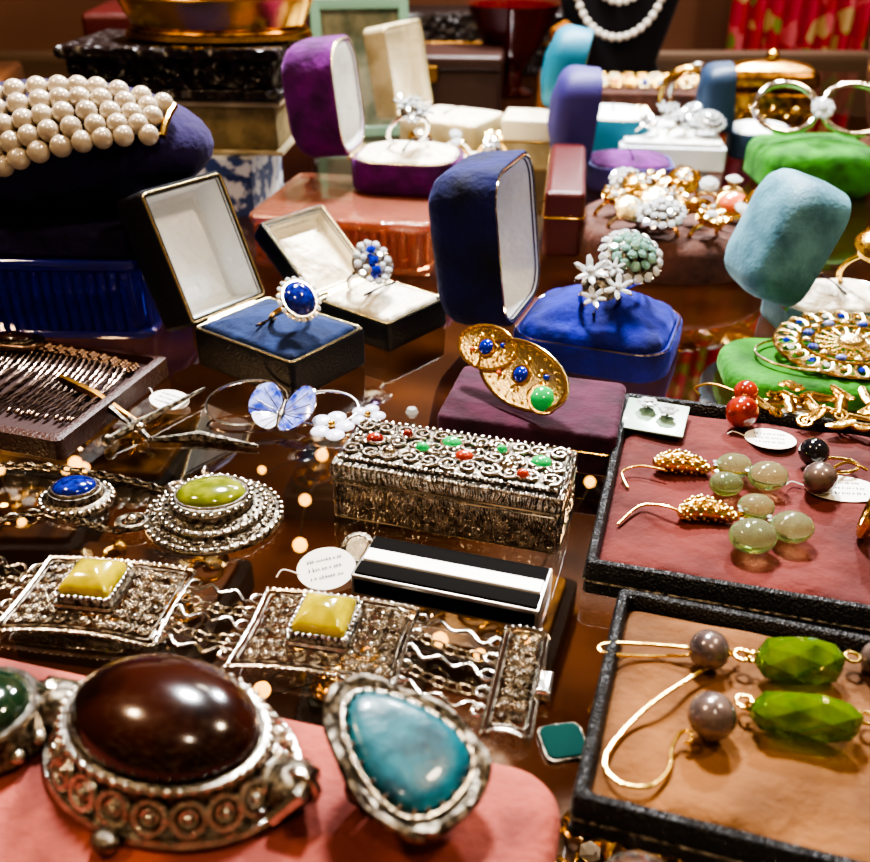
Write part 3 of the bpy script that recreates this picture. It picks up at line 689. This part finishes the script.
b=B('brown_velvet_ring_stand',(11.4,43.2,0),0); b.lathe([(4.3,0),(4.6,.2),(4.7,1.2),(4.55,1.6),(4.2,1.8),(2,1.9),(.1,1.9)],vBrown,n=48); b.done()
hd=['dome','cluster','leaf','solitaire','leaf','dome','shell','coral','dome','leaf','solitaire','dome','cluster','dome','leaf','solitaire']
for k,(x,y) in enumerate(((-2.8,-1.5),(-1.3,-2.8),(.5,-3.0),(2.2,-2.2),(-3.2,.4),(-1.4,-.8),(.5,-1.0),(2.5,-.3),(-1.8,1.4),(.1,1.0),(1.9,1.6),(3.6,-1.2),(-2.0,3),(1,3.2),(-.6,2.8),(3.2,2.2))):
    fring('cocktail_ring',11.4+x,43.2+y,1.85,random.uniform(-35,35),gold if k%5 else goldP,hd[k],.75,random.uniform(15,40),.75,1.0+.12*(k%3))
b=B('green_velvet_pad',(14.2,29.2,0),-6); b.slab(8.2,4.2,.9,vGreen,r=1.5,e=.4,dome=.1,n=8); b.done()
b=B('gold_enamel_brooch',(14.4,29.5,1.0),-5); b.X=R('X',14)@T(0,0,.35)
XB=b.X
for k in range(24):
    a=2*pi*k/24; b.X=XB@T(2.2*cos(a),1.5*sin(a),.2)@Mx.Rotation(a,4,'Z'); b.circ((0,0,0),.34,.07,goldP,k=12,n=5,sy=.6); b.gem((0,0,.08),.13,(sapph,diamond,gold)[k%3])
b.X=XB
for q in (1.75,1.3,2.55): b.circ((0,0,.25 if q<2 else .12),q,.08,gold,k=44,sy=.68)
for k in range(16):
    a=2*pi*k/16; b.ell((1.5*cos(a),1.03*sin(a),.32),(.2,.14,.12),enamB if k%2 else goldP,8,5); b.tube([(.5*cos(a),.35*sin(a),.2),(1.3*cos(a),.88*sin(a),.25)],.06,goldP,n=5)
    b.spiral(.95*cos(a+.2),.62*sin(a+.2),.22,.16,1.3,.035,gold,dr=(-1)**k,ph=a)
b.cab((0,0,.2),.5,.4,.35,goldP)
b.X=Mx.Identity(4); b.circ((-1.3,-.3,.15),1.9,.05,goldP,k=40,sy=.7)
b.done()
b=B('green_velvet_cushion',(22.0,55,0),0); b.slab(6.6,6.0,2.6,vGreen,r=1.4,e=.9,dome=.3,n=8); b.done()
b=B('silver_bangle_pair',(22,55.0,2.95),-8)
for (x,y,tl,rr,mm) in ((-1.9,.2,58,1.75,silverP),(1.9,.3,55,1.85,silverP)):
    b.X=T(x,y,1.45)@R('X',tl)@R('Y',4)
    b.circ((0,0,0),rr,.2,mm,k=44,n=10,sy=.8); b.circ((0,0,.12),rr*.98,.06,goldP,k=44,n=6,sy=.8)
b.X=T(0,-.2,1.5)@R('X',50)
for k in range(9): b.gem((.45*cos(k*.7),.45*sin(k*.7),.1),.24,diamond)
b.gem((0,0,.25),.32,diamond)
b.done()
b=B('white_jewel_tray',(15.3,62.5,0),-8); b.slab(6.5,8,1.4,mat('white_leatherette','#d3dae2',.4),r=.3,e=.1); b.slab(6,7.5,.3,satinW,r=.2,e=.1,z0=1.4,dome=.1); b.done()
for k in range(6): fring('diamond_ring',13.4+1.9*(k%3),60.6+2.6*(k//3),1.75,random.uniform(-30,30),goldP if k%2 else silverP,('leaf','swirl','cluster')[k%3],.7,30,.6,1.0)
b=B('cream_ring_tray',(1.4,55.0,0),-10); b.slab(7.4,5.4,1.2,cream,r=.3,e=.1); b.slab(6.8,4.8,.3,satin,r=.2,e=.1,z0=1.2,dome=.1); b.done()
for k in range(6): fring('gold_ring',-.8+2.1*(k%3),54.0+2.0*(k//3),1.55,random.uniform(-30,30),gold if k%2 else silverP,('dome','solitaire','leaf')[k%3],.75,25,.5,.9)
b=B('green_picture_frame',(-5.0,68,0),8)
gf=mat('green_frame','#6f9078',.4,coat=.4)
for (x,z,w,h) in ((-3,4.5,.7,9),(3,4.5,.7,9),(0,.35,5.6,.7),(0,8.65,5.6,.7)): b.X=R('X',-8)@T(x,0,z-h/2); b.slab(w,.5,h,gf,r=.1,e=.05)
b.X=R('X',-8)@T(0,.15,.5); b.slab(5.6,.15,8,mat('aged_print','#8a8974',.5,col2='#56604f',ns=.6),r=.05); b.X=Mx.Identity(4); b.done()
b=B('velvet_necklace_bust',(15.5,86,0),-10)
b.lathe([(4.5,0),(4.6,.4),(3.6,2.5),(4.6,6),(5.6,10),(5,13),(2.2,15.5),(1.7,19),(1.6,20),(.1,20.2)],mat('black_velvet','#15131c',.9,sheen=.3),n=32,sy=.5)
for q,zz,n_,r_ in ((3.6,9.0,20,.34),(2.6,10.5,15,.3),(1.6,11.8,10,.28)):
    for k in range(n_):
        a=pi+pi*k/(n_-1); b.ell((q*cos(a),-2.9+.9*abs(cos(a)),zz+1.2*q*sin(a)),r_,pearlW,10,7)
b.done()
b=B('red_glass_bowl',(6.5,84,0)); b.lathe([(2,0),(2.2,.3),(1,.8),(.9,2),(2.5,4),(3.8,7),(4,7.2),(3.6,7.1),(2,4.2),(.1,3)],mat('ruby_glass','#5a0c12',.1,coat=1,trans=.3),n=36); b.done()
b=B('gilt_filigree_box',(24.5,72,0),-10); b.slab(6.5,4,2.6,brass,r=.8,e=.3); b.X=T(0,0,2.6); b.slab(6.7,4.2,1.6,brass,r=.8,e=.8,dome=.4)
for i in range(8): b.X=T(-2.8+i*.8,-2.02,1.3)@R('X',90); b.spiral(0,0,0,.42,1.6,.07,gold,dr=(-1)**i,n=5)
b.X=T(0,0,4.6); b.ell((0,0,.2),.5,gold); b.done()
brw=mat('brown_case','#331c14',.4,bump=.4,bs=8)
b=B('brown_jewellery_chest',(0,80,0),-6); b.slab(11,7,3,brw,r=.4,e=.2); b.X=T(0,0,3.05); b.slab(11.2,7.2,1.2,brw,r=.4,e=.4); b.X=T(0,-3.7,2.3); b.slab(1.2,.3,1.2,brass,r=.1); b.done()
b=B('gold_brooch_card',(6.5,69,0),-12); b.slab(5,4,.5,brw,r=.3,e=.1)
for k in range(5):
    b.X=T(-1.7+k*.85,.6*sin(k*2),.7)@R('X',40)
    for j in range(6): b.ell((.35*cos(j*1.05),.35*sin(j*1.05),0),(.24,.18,.1),gold if k%2 else silverP,8,5)
    b.gem((0,0,.12),.22,diamond)
b.done()
b=B('dark_red_jewellery_chest',(-17,74,0),6); b.slab(15,9,6,redlea,r=.4,e=.2); b.X=T(0,0,6.05); b.slab(15.2,9.2,2,redlea,r=.4,e=.5); b.X=T(0,-4.7,5.2); b.slab(1.4,.3,1.4,brass,r=.1); b.done()
b=B('walnut_trinket_box',(-33,60,0),12); b.slab(13,9,4,woodM,r=.3,e=.15); b.X=T(0,0,4.05); b.slab(13.3,9.3,1.4,woodM,r=.4,e=.4); b.done()
b=B('amber_perfume_bottle',(9.8,76,0)); b.lathe([(1.6,0),(1.8,.2),(1.8,3),(1.2,4),(.6,4.3),(.6,5.2),(1,5.3),(1.1,6.2),(.1,6.8)],mat('amber_glass','#b9792c',.06,trans=.6,coat=1),n=8); b.done()
b=B('gold_charm_bracelet',(18.5,72,0)); b.X=T(0,0,2.1)
b.circ((0,0,0),1.8,.25,gold,ax='y',k=30,n=8); b.circ((1,1,0),1.9,.25,silverP,ax='y',k=30,n=8); b.done()
b=B('brown_velvet_brooch_tray',(19,79,0),-6); b.slab(13,6,1.5,vBrown,r=.4,e=.2)
for k in range(22):
    b.X=T(-5.5+(k%11)*1.1,-1.4+2.4*(k//11),2.0)@R('X',45)
    for j in range(6): b.ell((.38*cos(j*1.05),.38*sin(j*1.05),0),(.26,.2,.12),gold if k%3 else goldP,7,5)
    b.gem((0,0,.15),.28,(diamond,coralL,gold,sapph)[k%4])
b.done()
b=B('smoky_glass_vase',(31,64,0)); b.lathe([(2.2,0),(2.4,.3),(1.8,1),(2.6,4),(3,7),(2.4,9),(2.6,10),(2.4,10),(2.2,8.8),(2.7,7),(.1,1.2)],mat('smoky_glass','#8a6658',.1,trans=.6,coat=1),n=36); b.done()
b=B('dark_wood_cabinet_box',(2,97,0),0); b.slab(34,8,5.5,carved,r=.4,e=.3); b.X=T(0,-4.05,2.8); b.slab(30,.2,.3,brass,r=.1); b.done()
b=B('floral_curtain')
fm=bpy.data.materials.new('floral_fabric'); fm.use_nodes=True; nt=fm.node_tree; p=nt.nodes['Principled BSDF']; p.inputs['Roughness'].default_value=.8
vo=nt.nodes.new('ShaderNodeTexVoronoi'); vo.inputs['Scale'].default_value=55; tcn=nt.nodes.new('ShaderNodeTexCoord'); cm=nt.nodes.new('ShaderNodeValToRGB')
nt.links.new(tcn.outputs['Object'],vo.inputs['Vector']); sp=nt.nodes.new('ShaderNodeSeparateColor'); nt.links.new(vo.outputs['Color'],sp.inputs[0]); nt.links.new(sp.outputs[0],cm.inputs['Fac'])
cm.color_ramp.interpolation='CONSTANT'; e=cm.color_ramp.elements; e[0].color=hx('#c83c5c'); e[1].position=.35; e[1].color=hx('#e07488')
for ps,c in ((.52,'#86a03c'),(.72,'#d0bc8c'),(.82,'#c03a44')): q=e.new(ps); q.color=hx(c)
nt.links.new(cm.outputs['Color'],p.inputs['Base Color'])
rs=[]
for zi in range(2):
    rs.append([(33+i*.25,113+.7*sin(i*.8)+(.3 if zi else 0),-20+zi*80) for i in range(64)])
vs=rs[0]+rs[1]; b.add(vs,[(i,i+1,65+i,64+i) for i in range(63)],fm); b.done()

# ---------------- camera, lights ----------------
sc=bpy.context.scene
cam=bpy.data.cameras.new('camera'); co=bpy.data.objects.new('camera',cam); sc.collection.objects.link(co)
co.location=(0,0,.15); co.rotation_euler=(radians(60),0,0); cam.sensor_width=36; cam.lens=930/870*36; cam.clip_start=.005; cam.clip_end=20
cam.dof.use_dof=True; cam.dof.focus_distance=.26; cam.dof.aperture_fstop=18
sc.camera=co
def area(name,loc,tgt,size,pw,col,spread=180):
    l=bpy.data.lights.new(name,'AREA'); l.shape='DISK'; l.size=size*S; l.energy=pw; l.color=col; l.spread=radians(spread)
    o=bpy.data.objects.new(name,l); o.location=V(loc)*S; d=(V(tgt)-V(loc)); o.rotation_euler=d.to_track_quat('-Z','Y').to_euler(); sc.collection.objects.link(o)
area('ceiling_light_cool',(-2,70,85),(5,42,0),14,8,(.96,.97,1),95)
area('ceiling_light_back',(37,112,80),(15,46,0),11,5.5,(.92,.96,1),95)
area('ceiling_light_warm',(-55,20,80),(-8,25,0),10,3.8,(1,.72,.44))
area('ceiling_light_right',(50,20,85),(10,22,0),10,4.0,(1,.8,.56))
area('ceiling_light_front',(5,-30,90),(0,15,0),7,1.5,(1,.82,.6))
area('wall_fill_light',(10,100,70),(10,122,8),14,2.2,(1,.84,.68))  # fill added only to brighten the back wall and curtain
for x,y in ((-15,25),(8,25),(0,45)):
    l=bpy.data.lights.new('case_fill_light','POINT'); l.energy=.26; l.color=(1,.66,.34); l.shadow_soft_size=.01  # unseen point fills added to warm the shelf below the glass
    o=bpy.data.objects.new('case_fill_light',l); o.location=(x*S,y*S,-.04); sc.collection.objects.link(o)
w=bpy.data.worlds.new('world'); sc.world=w; w.use_nodes=True; nt=w.node_tree; bg=nt.nodes['Background']
tc=nt.nodes.new('ShaderNodeTexCoord'); n=nt.nodes.new('ShaderNodeTexNoise'); n.inputs['Scale'].default_value=9; r=nt.nodes.new('ShaderNodeValToRGB')
r.color_ramp.elements[0].position=.47; r.color_ramp.elements[0].color=hx('#1c120c'); r.color_ramp.elements[1].position=.66; r.color_ramp.elements[1].color=hx('#ffce98')
nt.links.new(tc.outputs['Generated'],n.inputs['Vector']); nt.links.new(n.outputs['Fac'],r.inputs['Fac']); nt.links.new(r.outputs['Color'],bg.inputs['Color']); bg.inputs['Strength'].default_value=.7
try:
    sc.view_settings.look='AgX - High Contrast'; sc.view_settings.exposure=.2
except Exception as ex: print(ex)
